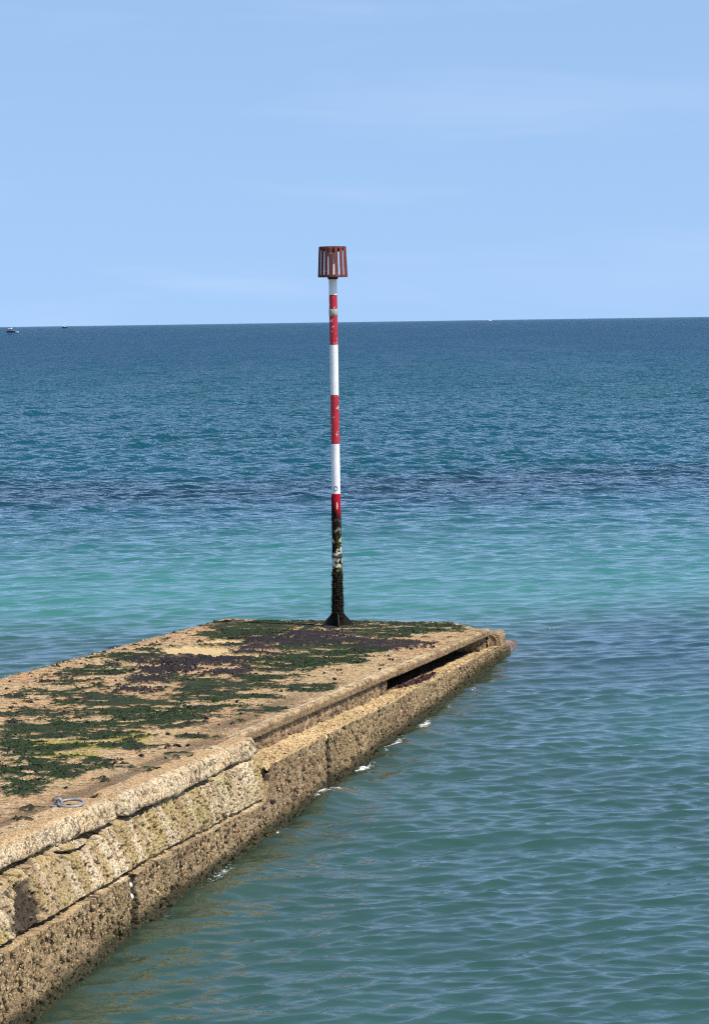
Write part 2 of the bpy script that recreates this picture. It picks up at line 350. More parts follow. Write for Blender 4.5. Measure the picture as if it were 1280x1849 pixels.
# weed patches on the deck: (x, y, half width, half depth), metres on the ground
GREEN_SPOTS = [(-0.354, 36.384, 1.461, 0.537), (0.780, 35.464, 0.712, 0.586), (-1.495, 34.389, 0.436, 0.629), (-1.715, 35.916, 0.304, 0.452), (-2.664, 31.504, 0.399, 0.482), (-2.955, 29.770, 0.283, 0.328), (-2.149, 28.680, 0.273, 0.409), (-3.188, 27.222, 0.288, 0.281), (-3.213, 28.447, 0.120, 0.202), (-2.777, 27.147, 0.143, 0.233), (-2.482, 26.461, 0.336, 0.311), (-3.257, 25.530, 0.243, 0.293), (-2.041, 25.847, 0.437, 0.511), (-0.686, 30.891, 0.490, 0.812), (-1.452, 28.118, 0.357, 0.592), (-0.524, 27.785, 0.282, 0.386), (-0.348, 32.691, 0.518, 0.703), (-0.232, 31.211, 0.297, 0.767), (-1.310, 25.955, 0.247, 0.214), (-0.943, 25.696, 0.299, 0.252), (-1.616, 26.927, 0.256, 0.458), (-0.944, 28.909, 0.367, 0.207), (0.100, 32.206, 0.272, 0.685), (0.953, 36.385, 0.384, 0.306), (-2.938, 23.451, 0.248, 0.935), (-2.635, 22.973, 0.194, 0.242), (-2.022, 22.907, 0.194, 0.206), (-2.297, 23.987, 0.253, 0.411), (-2.743, 24.344, 0.412, 0.346), (-2.626, 21.351, 0.293, 0.547), (-2.570, 20.056, 0.127, 0.244), (-2.067, 21.626, 0.137, 0.124), (-1.704, 21.378, 0.181, 0.121), (-1.548, 22.369, 0.104, 0.132), (-2.068, 24.569, 0.363, 0.390), (-1.609, 25.079, 0.318, 0.323), (-2.376, 21.947, 0.186, 0.255), (-1.160, 26.903, 0.284, 0.274), (0.395, 34.431, 0.437, 0.558), (-1.235, 35.244, 0.447, 0.583), (-2.650, 20.503, 0.152, 0.395), (-1.510, 23.583, 0.150, 0.145)]
MUSSEL_SPOTS = [(-1.922, 30.829, 0.554, 0.580), (-2.112, 29.848, 0.315, 0.439), (-2.326, 28.631, 0.272, 0.306), (-0.960, 33.522, 0.531, 0.601), (-0.552, 34.496, 0.364, 0.491), (-1.302, 31.562, 0.267, 0.422), (0.378, 32.799, 0.381, 0.513), (-0.110, 33.466, 0.318, 0.399), (0.590, 33.020, 0.279, 0.389), (-1.460, 29.430, 0.311, 0.321), (-2.359, 27.609, 0.175, 0.239), (-1.242, 32.596, 0.207, 0.382)]
YELLOW_SPOTS = [(-2.666, 23.243, 0.221, 0.247), (-2.075, 23.490, 0.223, 0.252), (-2.471, 22.374, 0.284, 0.198), (-2.342, 22.959, 0.291, 0.311), (-1.996, 23.727, 0.125, 0.183), (-2.781, 22.979, 0.194, 0.208)]
BARE_SPOTS = [(-1.979, 32.264, 0.327, 0.439), (-1.432, 31.498, 0.300, 0.180), (-1.671, 33.570, 0.213, 0.268), (-1.990, 31.895, 0.270, 0.246)]
def blobs(x, y, l, grow=1.0):
    r = np.zeros_like(x)
    for (a, b, p, q) in l:
        r = np.maximum(r, np.exp(-(((x - a) / (p * grow)) ** 2 + ((y - b) / (q * grow)) ** 2)))
    return r
def deck_masks(x, y):
    s, o = inv(x, y)
    n = fbm(x * 3.2, y * 3.0, 41, 5, 0.65) - 0.5; n2 = fbm(x * 9, y * 6, 47, 4, 0.65) - 0.5
    g = blobs(x, y, GREEN_SPOTS, 1.22); mu = blobs(x, y, MUSSEL_SPOTS, 1.2); ye = blobs(x, y, YELLOW_SPOTS, 1.3); ba = blobs(x, y, BARE_SPOTS, 1.5)
    n3 = fbm(x * 34, y * 26, 53, 2, 0.6) - 0.5
    core = sst(-3.85, -3.0, o) * (1 - sst(-1.1, -0.55, o))
    ba = sst(0.42, 0.5, ba + 0.25 * n)
    gm = sst(0.40, 0.47, g + 1.15 * n + 1.2 * n2 + 0.6 * n3 + 0.24 * core + 0.10 * (s > 19.5)) * (1 - ba)
    gm = gm * sst(0.335, 0.40, fbm(x * 3.6, y * 5.5, 83, 4, 0.62)) * sst(-0.80, -0.62, s + 0.3 * n)
    mm = sst(0.46, 0.56, mu + 1.5 * n2 + 0.7 * n + 0.9 * n3) * (1 - ba)
    ym = sst(0.40, 0.7, ye + 1.0 * n2 + 0.5 * n) * (1 - ba)
    return gm, mm, ym, ba

def deck_piece(name, s0, s1, ns, no, res):
    S = np.linspace(s0, s1, ns); T = np.linspace(0, 1, no)
    S, T = np.meshgrid(S, T, indexing='ij')
    left = -3.97 + 0 * S
    r_end = np.where(S < 12.2, 0.0, 0.10)
    if s0 < 0:                               # the sea end: chamfered right corner
        r_end = np.where(S < 0.19, -0.61 * np.clip((0.19 - S) / 1.03, 0, 1), r_end)
    O = left + (r_end - left) * T
    p = W(S, O, 0); x, y = p[..., 0], p[..., 1]
    gm, mm, ym, ba = deck_masks(x, y)
    f1, f2, idv = worley(x * 26, y * 26, 2); big = fbm(x * 1.3, y * 1.3, 61, 4); fine = fbm(x * 16, y * 16, 66, 3, 0.7)
    h = 0.02 * (big - 0.5) + 0.010 * (0.5 - f1) + 0.008 * (fine - 0.5)
    h += 0.010 * gm * (0.4 + fbm(x * 14, y * 14, 71, 3)) + 0.022 * mm * (0.3 + fbm(x * 18, y * 18, 72, 2))
    h -= 0.02 * sst(0.85, 1, T) * 0 + 0.025 * ba
    h -= 0.05 * sst(0.985, 1, T) * (S < 12.2)
    h -= 0.10 * (1 - sst(0, 0.008, T))
    if s0 < 0: h -= 0.10 * (1 - sst(0, 0.05, S - s0))
    c = mix3(TAN * 1.05, TAN * np.array((1.08, 0.93, 0.9)), sst(0.35, 0.65, big))
    c = mix3(c, PALE, 0.45 * sst(0.5, 0.72, fbm(x * 5, y * 5, 77, 3)))
    c = mix3(c, BROWN, 0.8 * sst(0.5, 0.64, fine) * (0.35 + 0.65 * sst(0.3, 0.6, big)))
    c = mix3(c, DARK, 0.7 * sst(0.62, 0.70, fbm(x * 22, y * 22, 79, 2)))
    strip = np.exp(-((O + np.where(S > 12, 0.03, 0.22)) / 0.15) ** 2) * sst(6, 11, S)
    c = mix3(c, BROWN * 0.72, np.clip(strip * (0.5 + 0.9 * fbm(x * 4, y * 4, 85, 3)), 0, 0.9))
    c = mix3(c, np.array((0.56, 0.42, 0.20)), 0.9 * ba)
    c = mix3(c, YEL, 0.85 * ym)
    c = mix3(c, GREEN, 0.96 * gm); c = mix3(c, MUSS, 0.93 * mm)
    p[..., 2] += h
    return gpart(name, p, True, {'col': c})
deck_piece('deck_slab', -0.84, 20.0, 930, 190, 0.022)
deck_piece('deck_slab', 20.0, 32.0, 200, 80, 0.06)

def crust_cols(u, v, z, base, spots=0.75, seed=0, stretch=1.0, fs=26, th=0.535, patch=0.55):
    """colours of a barnacled face; u along, v down (metres)"""
    a = fbm(u * 1.7, v * 3, 101 + seed, 4); f = fbm(u * fs, v * fs * stretch, 105 + seed, 3, 0.6)
    c = mix3(base * 0.90, base * 1.10, sst(0.3, 0.7, a))
    c = mix3(c, PALE, 0.30 * sst(0.52, 0.7, fbm(u * 12, v * 8, 111 + seed, 3)))
    c = mix3(c, DARK, spots * sst(th, th + 0.06, f) * (1 - patch + patch * sst(0.3, 0.6, fbm(u * 4, v * 4, 117 + seed, 3))))  # dark specks paint in the shade of pits among the barnacles
    c = mix3(c, OLIVE * 0.4, 0.92 * (1 - sst(0.03, 0.22, z + 0.2 * (a - 0.5))))
    return c
def relief(u, v, seed=0, k=1.0, stretch=1.0, lf=0.030, fs=26, th=0.535):
    f1, f2, i = worley(u * 24, v * 24, 5 + seed); f = fbm(u * fs, v * fs * stretch, 105 + seed, 3, 0.6)
    return k * (0.016 * (0.55 - f1) + lf * (fbm(u * 5, v * 5, 131 + seed, 4) - 0.5) - 0.034 * sst(th, th + 0.07, f))

# lower wall in four cast panels
def footing(s0, s1, step):
    n = int((s1 - s0) / step); S = np.linspace(s0, s1, n); D = np.linspace(0, 1, 96 if step < 0.02 else 40)
    S, T = np.meshgrid(S, D, indexing='ij')
    top = 0.245 + 0.33 * sst(12.22, 12.5, S + 0.12 * (vn(S * 6, S * 0, 9) - 0.5))
    top = top + 0.012 * (vn(S * 5, S * 0, 14) - 0.5) + 0.05 * (fbm(S * 3, S * 0, 15, 4, 0.65) - 0.5) * (S > 12.4)
    bot = zdeck(S) + 0.45
    Dp = top + (bot - top) * np.clip((T - 0.06) / 0.94, 0, 1)
    O = foot_o(S) + 0.02 * T
    rel = relief(S, Dp, 1, 1.0, 0.6, 0.026, 32, 0.53) * sst(0.05, 0.12, T)
    edge = np.minimum(S - s0, s1 - S)
    O = O + rel - 0.13 * (1 - sst(0.0, 0.02, edge + 0.02 * (vn(Dp * 9, S * 3, 33) - 0.5)))
    for (sc, dc, wd, hh) in ((10.6, 0.62, 0.03, 0.14), (15.3, 0.86, 0.03, 0.12), (13.6, 0.72, 0.05, 0.04), (9.0, 0.60, 0.025, 0.10), (7.6, 0.5, 0.02, 0.12), (14.8, 0.76, 0.02, 0.07), (6.0, 0.48, 0.02, 0.08), (4.2, 0.44, 0.02, 0.06), (12.6, 0.74, 0.02, 0.06), (11.4, 0.66, 0.02, 0.05), (17.2, 0.8, 0.03, 0.08)):
        O = O - 0.09 * np.exp(-((S - sc) / wd) ** 4 - ((Dp - dc) / hh) ** 4)
    rt = np.clip((0.06 - T) / 0.06, 0, 1); O = O - rt * np.where(S > 12.25, 0.30, 0.05); Dp = Dp + rt * np.where(S > 12.25, 0.0, 0.07)          # top returns inward
    p = W(S, O, Dp)
    base = mix3(BROWN * 1.05, TAN * 0.66, sst(0.3, 0.7, fbm(S * 0.8, Dp * 2, 55, 3)))
    c = crust_cols(S, Dp, p[..., 2], base, 0.9, 1, 0.6, 32, 0.53)
    c = mix3(c, OCHRE * 1.1, 0.6 * (1 - sst(0.05, 0.10, T)) * (S < 12)); c = mix3(c, TAN * 1.05, 0.6 * (1 - sst(0.055, 0.085, T)) * (S > 12.3) * sst(0.4, 0.6, fbm(S * 4, T, 67, 3)))
    joint_shade = 1 - sst(0.02, 0.05, edge + 0.02 * (vn(Dp * 9, S * 3, 33) - 0.5))
    wet = 1 - sst(0.07, 0.15, p[..., 2] + 0.10 * (fbm(S * 2.2, Dp, 187, 4) - 0.5))      # tide-wet, weedy foot of the wall
    c = mix3(c, np.array((0.040, 0.036, 0.016)), 0.85 * wet)
    c = mix3(c, DARK, 0.85 * joint_shade * (T > 0.06) * (S > 1))  # panel ends darkened in colour to stand in for shade in the joints
    return gpart('footing_panel', p, True, {'col': c})
for a, b in ((-0.5, 9.92), (10.02, 16.08), (16.2, 21.5)): footing(a, b, 0.0115)
footing(21.5, 32.0, 0.05)

S, T = np.meshgrid(np.linspace(-0.2, 21.5, 300), np.linspace(0, 1, 10), indexing='ij')
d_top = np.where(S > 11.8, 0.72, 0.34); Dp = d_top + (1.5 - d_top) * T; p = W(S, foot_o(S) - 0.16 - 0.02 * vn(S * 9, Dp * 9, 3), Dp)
gpart('joint_dark_backing', p, True, {'col': np.zeros(S.shape + (3,)) + np.array((0.03, 0.024, 0.016))})  # dark sheet added behind the panels so the open joints look shaded
# ledge below the coping of the outer half
S, T = np.meshgrid(np.linspace(-0.45, 12.3, 1080), np.linspace(0, 1, 40), indexing='ij')
o_in = np.where(S < 6.25, -0.55, 0.0) ; O = o_in + (ledge_o(S) - 0.012 - o_in) * T
rel = relief(S, O, 3, 0.9, 1.0, 0.03, 30, 0.53)
Dp = 0.235 + 0.03 * T - rel * 1.25 + 0.02 * (1 - sst(0.0, 0.5, S + 0.3)) + 0.03 * sst(0.93, 1.0, T)
p = W(S, O, Dp)
base = mix3(OCHRE * 1.25, TAN * 1.25, sst(0.35, 0.65, fbm(S * 2, O * 4, 57, 3)))
c = crust_cols(S, O, p[..., 2] + 0.1, base, 0.85, 3, 1.0, 30, 0.53, 0.25)
c = mix3(c, PALE * 1.05, 0.5 * sst(0.84, 0.97, T) * sst(0.4, 0.6, fbm(S * 3, O, 59, 2)))
c = mix3(c, DARK * 0.8, 0.95 * (1 - sst(-0.02, 0.06, O)) * (S < 6.3) * (S > 0.8))  # inner ledge painted dark as the shade under the coping
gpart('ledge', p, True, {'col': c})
# riser behind the ledge, and the back of the slot under the coping
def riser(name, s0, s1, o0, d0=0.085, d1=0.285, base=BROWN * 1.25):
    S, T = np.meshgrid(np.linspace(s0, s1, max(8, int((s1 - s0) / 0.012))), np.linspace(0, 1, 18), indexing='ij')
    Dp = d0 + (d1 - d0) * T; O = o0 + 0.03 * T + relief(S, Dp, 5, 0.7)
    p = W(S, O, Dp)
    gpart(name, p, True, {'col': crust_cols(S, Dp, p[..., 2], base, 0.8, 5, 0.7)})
riser('riser', 6.2, 12.3, 0.06)
riser('slot_back', 0.4, 6.3, -0.45, base=DARK * 0.8)  # base colour darkened as the shade inside the slot
riser('riser', -0.1, 0.85, 0.02)
for sc, dirn in ((6.2, -1), (0.85, 1)):     # cheeks closing the slot
    O_, T = np.meshgrid(np.linspace(-0.5, 0.085, 30), np.linspace(0, 1, 10), indexing='ij')
    Dp = 0.085 + 0.20 * T; p = W(sc + dirn * relief(O_, Dp, 6, 0.3), O_, Dp)
    gpart('slot_cheek', p, dirn > 0, {'col': crust_cols(O_, Dp, p[..., 2], BROWN * 1.4, 0.6, 6)})

# coping stones
def prof_pts(pts, n):
    pts = np.array(pts, float); L = np.concatenate([[0], np.cumsum(np.hypot(*np.diff(pts, axis=0).T))])
    t = np.linspace(0, L[-1], n); return np.interp(t, L, pts[:, 0]), np.interp(t, L, pts[:, 1])
def coping(s0, s1, near, seed, tint=1.0, dz=0.0, do=0.0):
    n = max(12, int((s1 - s0) / (0.012 if s0 < 21 else 0.05)))
    if near: pts = [(-0.10, 0.05), (-0.10, 0.004), (-0.06, -0.005), (0.14, -0.007), (0.175, 0.0), (0.198, 0.022), (0.222, 0.12), (0.222, 0.15), (0.205, 0.168), (0.0, 0.18), (-0.10, 0.18)]
    else: pts = [(-0.16, 0.05), (-0.16, 0.006), (-0.13, 0.0), (0.03, -0.002), (0.043, 0.003), (0.05, 0.014), (0.052, 0.09), (0.03, 0.098), (-0.2, 0.102), (-0.54, 0.102)]
    po, pd = prof_pts(pts, 64 if near else 56)
    S, J = np.meshgrid(np.linspace(s0, s1, n), np.arange(len(po)), indexing='ij')
    O = po[J] + do; Dp = pd[J] + dz; m = sst(0.12, 0.3, J / len(po)) * (1 - sst(0.80, 0.95, J / len(po)))
    r = relief(S, (J / len(po)) * 0.6, 20 + seed, 0.75, 1.0, 0.014, 40, 0.59)
    O = O + m * r; Dp = Dp - r * 0.5 * (1 - sst(0.3, 0.6, J / len(po)))
    if near:                                 # ragged lower lip, eroded edge line
        lip = 0.10 * (fbm(S * 2.2, S * 0, 91 + seed, 4) - 0.5)
        Dp = Dp + lip * sst(0.45, 0.7, J / len(po)) * (J / len(po) < 0.9)
        O = O + 0.04 * (vn(S * 0.7, S * 0, 95) - 0.5) - 0.05 * sst(16.5, 18.5, S)
    endf = np.minimum(S - s0, s1 - S)
    rag = (0.06 if near else 0.02) * (1 - sst(0, 0.07, endf + 0.03 * (vn(J * 0.4, S * 5, 29) - 0.5)))
    O = O - rag * m; Dp = Dp + rag * 0.5 * (J < len(po) * 0.5)
    p = W(S, O, Dp)
    if near: base = mix3(PALE * 1.02 * tint, TAN * 1.15, 0.45 * sst(0.4, 0.7, fbm(S * 2.5, J / 30, 97 + seed, 3)))
    else: base = mix3(mix3(TAN * 1.05, BROWN * 1.3, sst(0.4, 0.65, fbm(S * 6, O * 6, 63, 3))), PALE * 1.05, np.exp(-((O - 0.04) / 0.022) ** 2) * (Dp < 0.03) * sst(2.5, 5, S))  # pale line along the outer edge paints in an edge highlight
    c = crust_cols(S, J / len(po) * 0.6, p[..., 2] + 1, base, 0.8 if near else 0.6, 7 + seed, 1.0, 40, 0.59 if near else 0.55, 0.3)
    if not near: c = mix3(c, BROWN * 0.95, 0.75 * sst(0.02, 0.035, Dp) * (O > 0))
    if near: c = mix3(c, TAN * np.array((0.92, 0.86, 0.82)), 0.8 * (1 - sst(0.235, 0.28, O)) * (Dp < 0.03) * sst(0.25, 0.5, fbm(S * 3, O * 5, 69, 3) + 0.1))
    # end caps
    R, Cc, _ = p.shape
    V = np.concatenate([p.reshape(-1, 3), [p[0].mean(0)], [p[-1].mean(0)]]); F = grid_faces(R, Cc, True)
    b = R * Cc; j = np.arange(Cc - 1)
    F = np.concatenate([F, np.stack([j, j + 1, np.full(Cc - 1, b), np.full(Cc - 1, b)], -1)[:, :4], np.stack([(R - 1) * Cc + j + 1, (R - 1) * Cc + j, np.full(Cc - 1, b + 1), np.full(Cc - 1, b + 1)], -1)])
    quads = F[:len(grid_faces(R, Cc))]; tris = F[len(quads):, :3]
    me_v = V - GO; cc = np.concatenate([c.reshape(-1, 3), np.tile(DARK * 1.5, (2, 1))])
    me = bpy.data.meshes.new('coping_stone')
    allf = [tuple(q) for q in quads.tolist()] + [tuple(q) for q in tris.tolist()]
    me.from_pydata(me_v.tolist(), [], allf); me.polygons.foreach_set('use_smooth', np.ones(len(allf), bool))
    a = me.attributes.new('col', 'FLOAT_COLOR', 'POINT'); c4 = np.ones((len(cc), 4), np.float32); c4[:, :3] = cc; a.data.foreach_set('color', c4.ravel())
    me.materials.append(M['crust']); me.update()
    return link(bpy.data.objects.new('coping_stone', me), gr)
cuts = [0.17, 2.9, 5.6, 7.9, 10.2, 12.2]
for i in range(5): coping(cuts[i] + 0.006, cuts[i + 1] - 0.006, False, i, dz=0.004 * math.sin(i * 2.1), do=0.055)
for i, (a, b, do, dz) in enumerate(((12.2, 13.56, 0.10, 0.004), (13.62, 15.98, 0.11, 0.0), (16.11, 18.6, 0.10, -0.006), (18.64, 21.5, 0.09, 0.0))): coping(a, b, True, 10 + i, 1.0, dz, do)
coping(21.52, 26.0, True, 15, do=0.1); coping(26.02, 32.0, True, 16, do=0.1)

# ribbed apron below the near coping
def apron(s0, s1, step):
    S, T = np.meshgrid(np.linspace(s0, s1, int((s1 - s0) / step)), np.linspace(0, 1, 84 if step < 0.02 else 40), indexing='ij')
    fo = foot_o(np.maximum(S, 12.2)) - 0.015 + 0.035 * (fbm(S * 3, S * 0, 181, 3) - 0.5)
    o0 = 0.285; d0 = 0.16; d1 = 0.585
    t = T
    bul = np.sin(np.clip(t, 0, 1) * math.pi) ** 0.7 * 0.02
    O = o0 + (fo - o0) * t; Dp = d0 + (d1 - d0) * t
    rib = fbm(S * 6 + 0.5 * t, t * 0.45, 141, 3, 0.55) - 0.5
    rib2 = vn(S * 7 + 0.8 * t, t * 1.1, 151) - 0.5
    r = bul + 0.036 * rib * sst(0.0, 0.25, t) * (1 - 0.5 * sst(0.8, 1, t)) + 0.016 * rib2 + relief(S, t * 0.6, 12, 0.9, 0.7, 0.016, 34, 0.565)
    # open joints against the coping above and the footing below, wandering and gaping unevenly
    g1 = sst(0.42, 0.62, fbm(S * 1.6, S * 0, 161, 3)); cw = 0.05 + 0.10 * g1 * fbm(S * 4, S * 0, 163, 3)
    groove = (1 - sst(cw * 0.6, cw + 0.03, t)) * (0.25 + g1)
    g2 = 0.35 + sst(0.4, 0.6, fbm(S * 1.3 + 7, S * 0, 165, 3)); c2 = 0.955 - 0.05 * (fbm(S * 2.1, S * 0, 167, 3) - 0.3)
    groove2 = np.exp(-((t - c2) / 0.028) ** 2) * g2 * 1.3
    # broken flap of render and the long dark scar near the land end
    flap_c = 0.06 + 0.16 * np.sin(np.clip((S - 16.5) / 1.0, 0, 1) * math.pi)
    flap = np.exp(-((t - flap_c) / 0.026) ** 2) * sst(16.45, 16.6, S) * (1 - sst(17.3, 17.5, S)) * (0.6 + 0.8 * vn(S * 14, t * 9, 171))
    sc = 18.35 + 0.15 * t + 0.3 * (fbm(t * 6, S * 2, 173, 3) - 0.5)
    scar = np.exp(-((S - sc) / (0.26 + 0.06 * t)) ** 6) * sst(0.22, 0.3, t) * (1 - sst(0.93, 0.99, t)) * sst(0.43, 0.48, fbm(S * 4, t * 2.4, 175, 4, 0.6))
    scar = np.maximum(scar, np.exp(-((S - (17.75 + 0.1 * t)) / 0.03) ** 2) * sst(0.6, 0.75, t) * 0.8)
    dig = 0.09 * groove + 0.10 * groove2 + 0.09 * flap + 0.02 * scar
    O = O + 0.9 * r - dig; Dp = Dp - 0.25 * r
    p = W(S, O, Dp)
    base = mix3(PALE * 1.0, OCHRE * 0.92, sst(0.42, 0.56, fbm(S * 5.6 + 0.5 * t, t * 0.4, 143, 4, 0.55)))
    base = mix3(base, BROWN * 1.35, 0.55 * sst(0.50, 0.64, fbm(S * 9 + 0.8 * t, t * 1.0, 147, 3)))
    c = crust_cols(S, t * 0.6, p[..., 2] + 0.4, base, 0.85, 12, 0.7, 34, 0.565, 0.4)
    c = mix3(c, np.array((0.30, 0.27, 0.07)), 0.22 * sst(0.6, 0.72, fbm(S * 2.2, t * 2.5, 149, 3)))
    c = mix3(c, DARK * 1.1, np.clip(0.97 * scar + 0.5 * sst(0.62, 0.75, fbm(S * 6, t * 5, 155, 3)) * sst(0.72, 0.92, t) * (S > 16) + 0.8 * sst(0.45, 0.9, groove2) + 0.7 * sst(0.4, 0.9, flap), 0, 1))  # dark scar, plus shade painted into the lower crack and under the flap
    return gpart('apron', p, True, {'col': c})
apron(12.14, 21.5, 0.0115); apron(21.5, 32.0, 0.05)

# sea end: end wall, rough corner block and weedy toe
def end_wall():
    pts = [(-0.84, -3.98), (-0.85, -2.0), (-0.86, -0.61), (0.19, 0.07)]
    T, Dn = np.meshgrid(np.linspace(0, 1, 330), np.linspace(0, 1, 70), indexing='ij')
    k = np.linspace(0, 1, 4); s = np.interp(T, k, [q[0] for q in pts]); o = np.interp(T, k, [q[1] for q in pts])
    Dp = 0.03 + Dn * 1.0; r = relief(T * 4.5, Dp, 31)
    p = W(s - r - 0.02, o + r * 0.3, Dp)
    gpart('end_wall', p, False, {'col': crust_cols(T * 4.5, Dp, p[..., 2], BROWN * 1.4, 0.7, 31)})
end_wall()
S, T = np.meshgrid(np.linspace(-0.84, 32, 400), np.linspace(0, 1, 24), indexing='ij')
left = -3.97; Dp = 0.05 + T * 2.0; r = relief(S, Dp, 33)
p = W(S, left - 0.015 - r, Dp)
gpart('side_wall', p, False, {'col': crust_cols(S, Dp, p[..., 2], BROWN * 1.4, 0.7, 33)})
def lump(name, sc, oc, dc, rs, ro, rd, seed, base, flat=2.6, n=70):
    a, b = np.meshgrid(np.linspace(0, 2 * math.pi, n * 2), np.linspace(-math.pi / 2, math.pi / 2, n), indexing='ij')
    sp = lambda v, e: np.sign(v) * np.abs(v) ** (2 / e)
    x = sp(np.cos(b), flat) * sp(np.cos(a), flat); y = sp(np.cos(b), flat) * sp(np.sin(a), flat); z = sp(np.sin(b), flat)
    w_ = sst(0, 0.3, np.cos(b)); na = np.cos(a) * 1.7 + seed; nb = np.sin(a) * 1.7 + b * 1.3
    k = 1 + w_ * (0.30 * (fbm(na * 1.2, nb * 1.2, seed, 4) - 0.5) + 0.16 * (fbm(na * 5, nb * 5, seed + 3, 3) - 0.5))
    p = W(sc + rs * x * k, oc + ro * y * k, dc - rd * z * (0.6 + 0.4 * k))
    c = crust_cols(na, nb, p[..., 2] + (0.12 if flat < 2.1 else 0), base, 0.7, seed)
    return gpart(name, p, False, {'col': c})
lump('corner_block', -0.40, 0.0, 0.22, 0.30, 0.17, 0.14, 41, BROWN * 1.5, 5.0)
lump('toe_slab', -1.15, -0.08, 0.40, 1.15, 0.24, 0.075, 44, np.array((0.30, 0.20, 0.17)), 2.0)
lump('toe_slab', -0.45, -0.02, 0.38, 0.40, 0.22, 0.10, 47, BROWN * 1.4, 5.0)

# weed and mussel growth as real tufts and shells
def scatter(n, s_rng, o_rng, which, dens):
    s = rng.uniform(*s_rng, n); o = rng.uniform(*o_rng, n); p = W(s, o, 0)
    mk = deck_masks(p[:, 0], p[:, 1])[which]
    ok = (o > -3.92) & (o < np.where(s < 0.19, -0.10 - 0.61 * np.clip((0.19 - s) / 1.03, 0, 1), 0.0)) & (s > -0.76)
    k = (rng.random(n) < mk * dens) & ok
    return p[k]
def tufts(name, pts, size, cols, parent, org, lean=0.9, mat=None):
    n = len(pts); az = rng.uniform(0, 6.283, n); le = size * rng.uniform(0.5, 1.4, n); wd = le * rng.uniform(0.3, 0.55, n); tl = rng.uniform(0.5, 1.02, n)
    d = np.stack([np.cos(az), np.sin(az), np.zeros(n)], -1); sd_ = np.stack([-np.sin(az), np.cos(az), np.zeros(n)], -1)
    upv = np.array((0, 0, 1.0))
    b0 = pts - sd_ * wd[:, None] * 0.5; b1 = pts + sd_ * wd[:, None] * 0.5
    mid_ = pts + d * (le * tl * 0.4)[:, None] + upv * (le * 0.55 * (1.15 - tl))[:, None]
    tip = pts + d * (le * tl)[:, None] + upv * (le * 0.7 * (1.05 - tl))[:, None]
    V = np.stack([b0, b1, mid_ + sd_ * wd[:, None] * 0.6, tip, mid_ - sd_ * wd[:, None] * 0.6], 1).reshape(-1, 3)
    i = np.arange(n)[:, None] * 5
    F = np.concatenate([i + np.array([[0, 1, 2, 4]]), i + np.array([[4, 2, 3, 3]])])
    F = np.concatenate([np.concatenate([i + np.array([[0, 1, 2]]), i + np.array([[0, 2, 4]]), i + np.array([[4, 2, 3]])])])
    cc = np.repeat(np.asarray(cols) * rng.uniform(0.6, 1.5, (n, 1)), 5, 0)
    return fast_mesh(name, V - org, F, mat or M['weed'], parent, False, {'col': cc}, kind='stuff')
gp = scatter(200000, (-0.8, 20), (-4.1, 0.0), 0, 0.5); gp[:, 2] += 0.008
tufts('green_weed', gp, 0.024, mix3(GREEN * 1.1, np.array((0.016, 0.036, 0.007)), rng.random(len(gp))), gr, GO)
def shells(name, pts, size, cols, parent, org):
    n = len(pts); az = rng.uniform(0, 6.283, n); L = size * rng.uniform(0.5, 1.3, n); ti = rng.normal(0, 0.5, n)
    d = np.stack([np.cos(az) * np.cos(ti), np.sin(az) * np.cos(ti), np.sin(ti)], -1); sd_ = np.stack([-np.sin(az), np.cos(az), 0 * az], -1); u = np.cross(d, sd_)
    V = np.stack([pts + d * L[:, None], pts + sd_ * (L * 0.45)[:, None] + d * (L * 0.25)[:, None], pts - d * (L * 0.8)[:, None], pts - sd_ * (L * 0.45)[:, None] + d * (L * 0.25)[:, None], pts + u * (L * 0.45)[:, None], pts - u * (L * 0.4)[:, None]], 1).reshape(-1, 3)
    i = np.arange(n)[:, None] * 6
    F = np.concatenate([i + np.array([q]) for q in ([0, 1, 4], [1, 2, 4], [2, 3, 4], [3, 0, 4], [1, 0, 5], [2, 1, 5], [3, 2, 5], [0, 3, 5])])
    return fast_mesh(name, V - org, F, M['shell'], parent, True, {'col': np.repeat(np.asarray(cols) * rng.uniform(0.5, 1.6, (n, 1)), 6, 0)}, kind='stuff')
mp_ = scatter(110000, (-0.8, 16), (-4.1, 0.0), 1, 0.6); mp_[:, 2] += 0.014
shells('mussels', mp_, 0.028, np.tile(MUSS * 1.15, (len(mp_), 1)), gr, GO)
# barnacle and limpet shells standing off the walls, ledge and deck
def cones(name, pts, nrm, size, cols, parent, org):
    n = len(pts); a = np.cross(nrm, np.array((0.3, 0.2, 1.0)) + 0 * nrm); a /= np.linalg.norm(a, axis=1)[:, None]; b = np.cross(nrm, a)
    r = size * rng.uniform(0.45, 1.3, n); ph = rng.uniform(0, 6.28, n); vs = []
    for k in range(5):
        an = ph + k * 6.2832 / 5; vs.append(pts + (a * np.cos(an)[:, None] + b * np.sin(an)[:, None]) * r[:, None])
    vs.append(pts + nrm * (r * rng.uniform(0.5, 0.9, n))[:, None]); V = np.stack(vs, 1).reshape(-1, 3); i = np.arange(n)[:, None] * 6
    F = np.concatenate([i + np.array([[k, (k + 1) % 5, 5]]) for k in range(5)])
    return fast_mesh(name, V - org, F, M['weed'], parent, False, {'col': np.repeat(cols, 6, 0)}, kind='stuff')
n = 2200
s = rng.uniform(-0.3, 21, n); zz = rng.uniform(0.0, 1, n); top = np.where(s < 12.1, 0.29, 0.62); d = top + (zdeck(s) - top) * zz
jk = (np.abs(s - 9.97) > 0.1) & (np.abs(s - 16.14) > 0.12); s, d = s[jk], d[jk]; n = len(s); pw = W(s, foot_o(s) + 0.006, d); nw = np.tile(np.array((N2[0], N2[1], 0.0)), (n, 1))
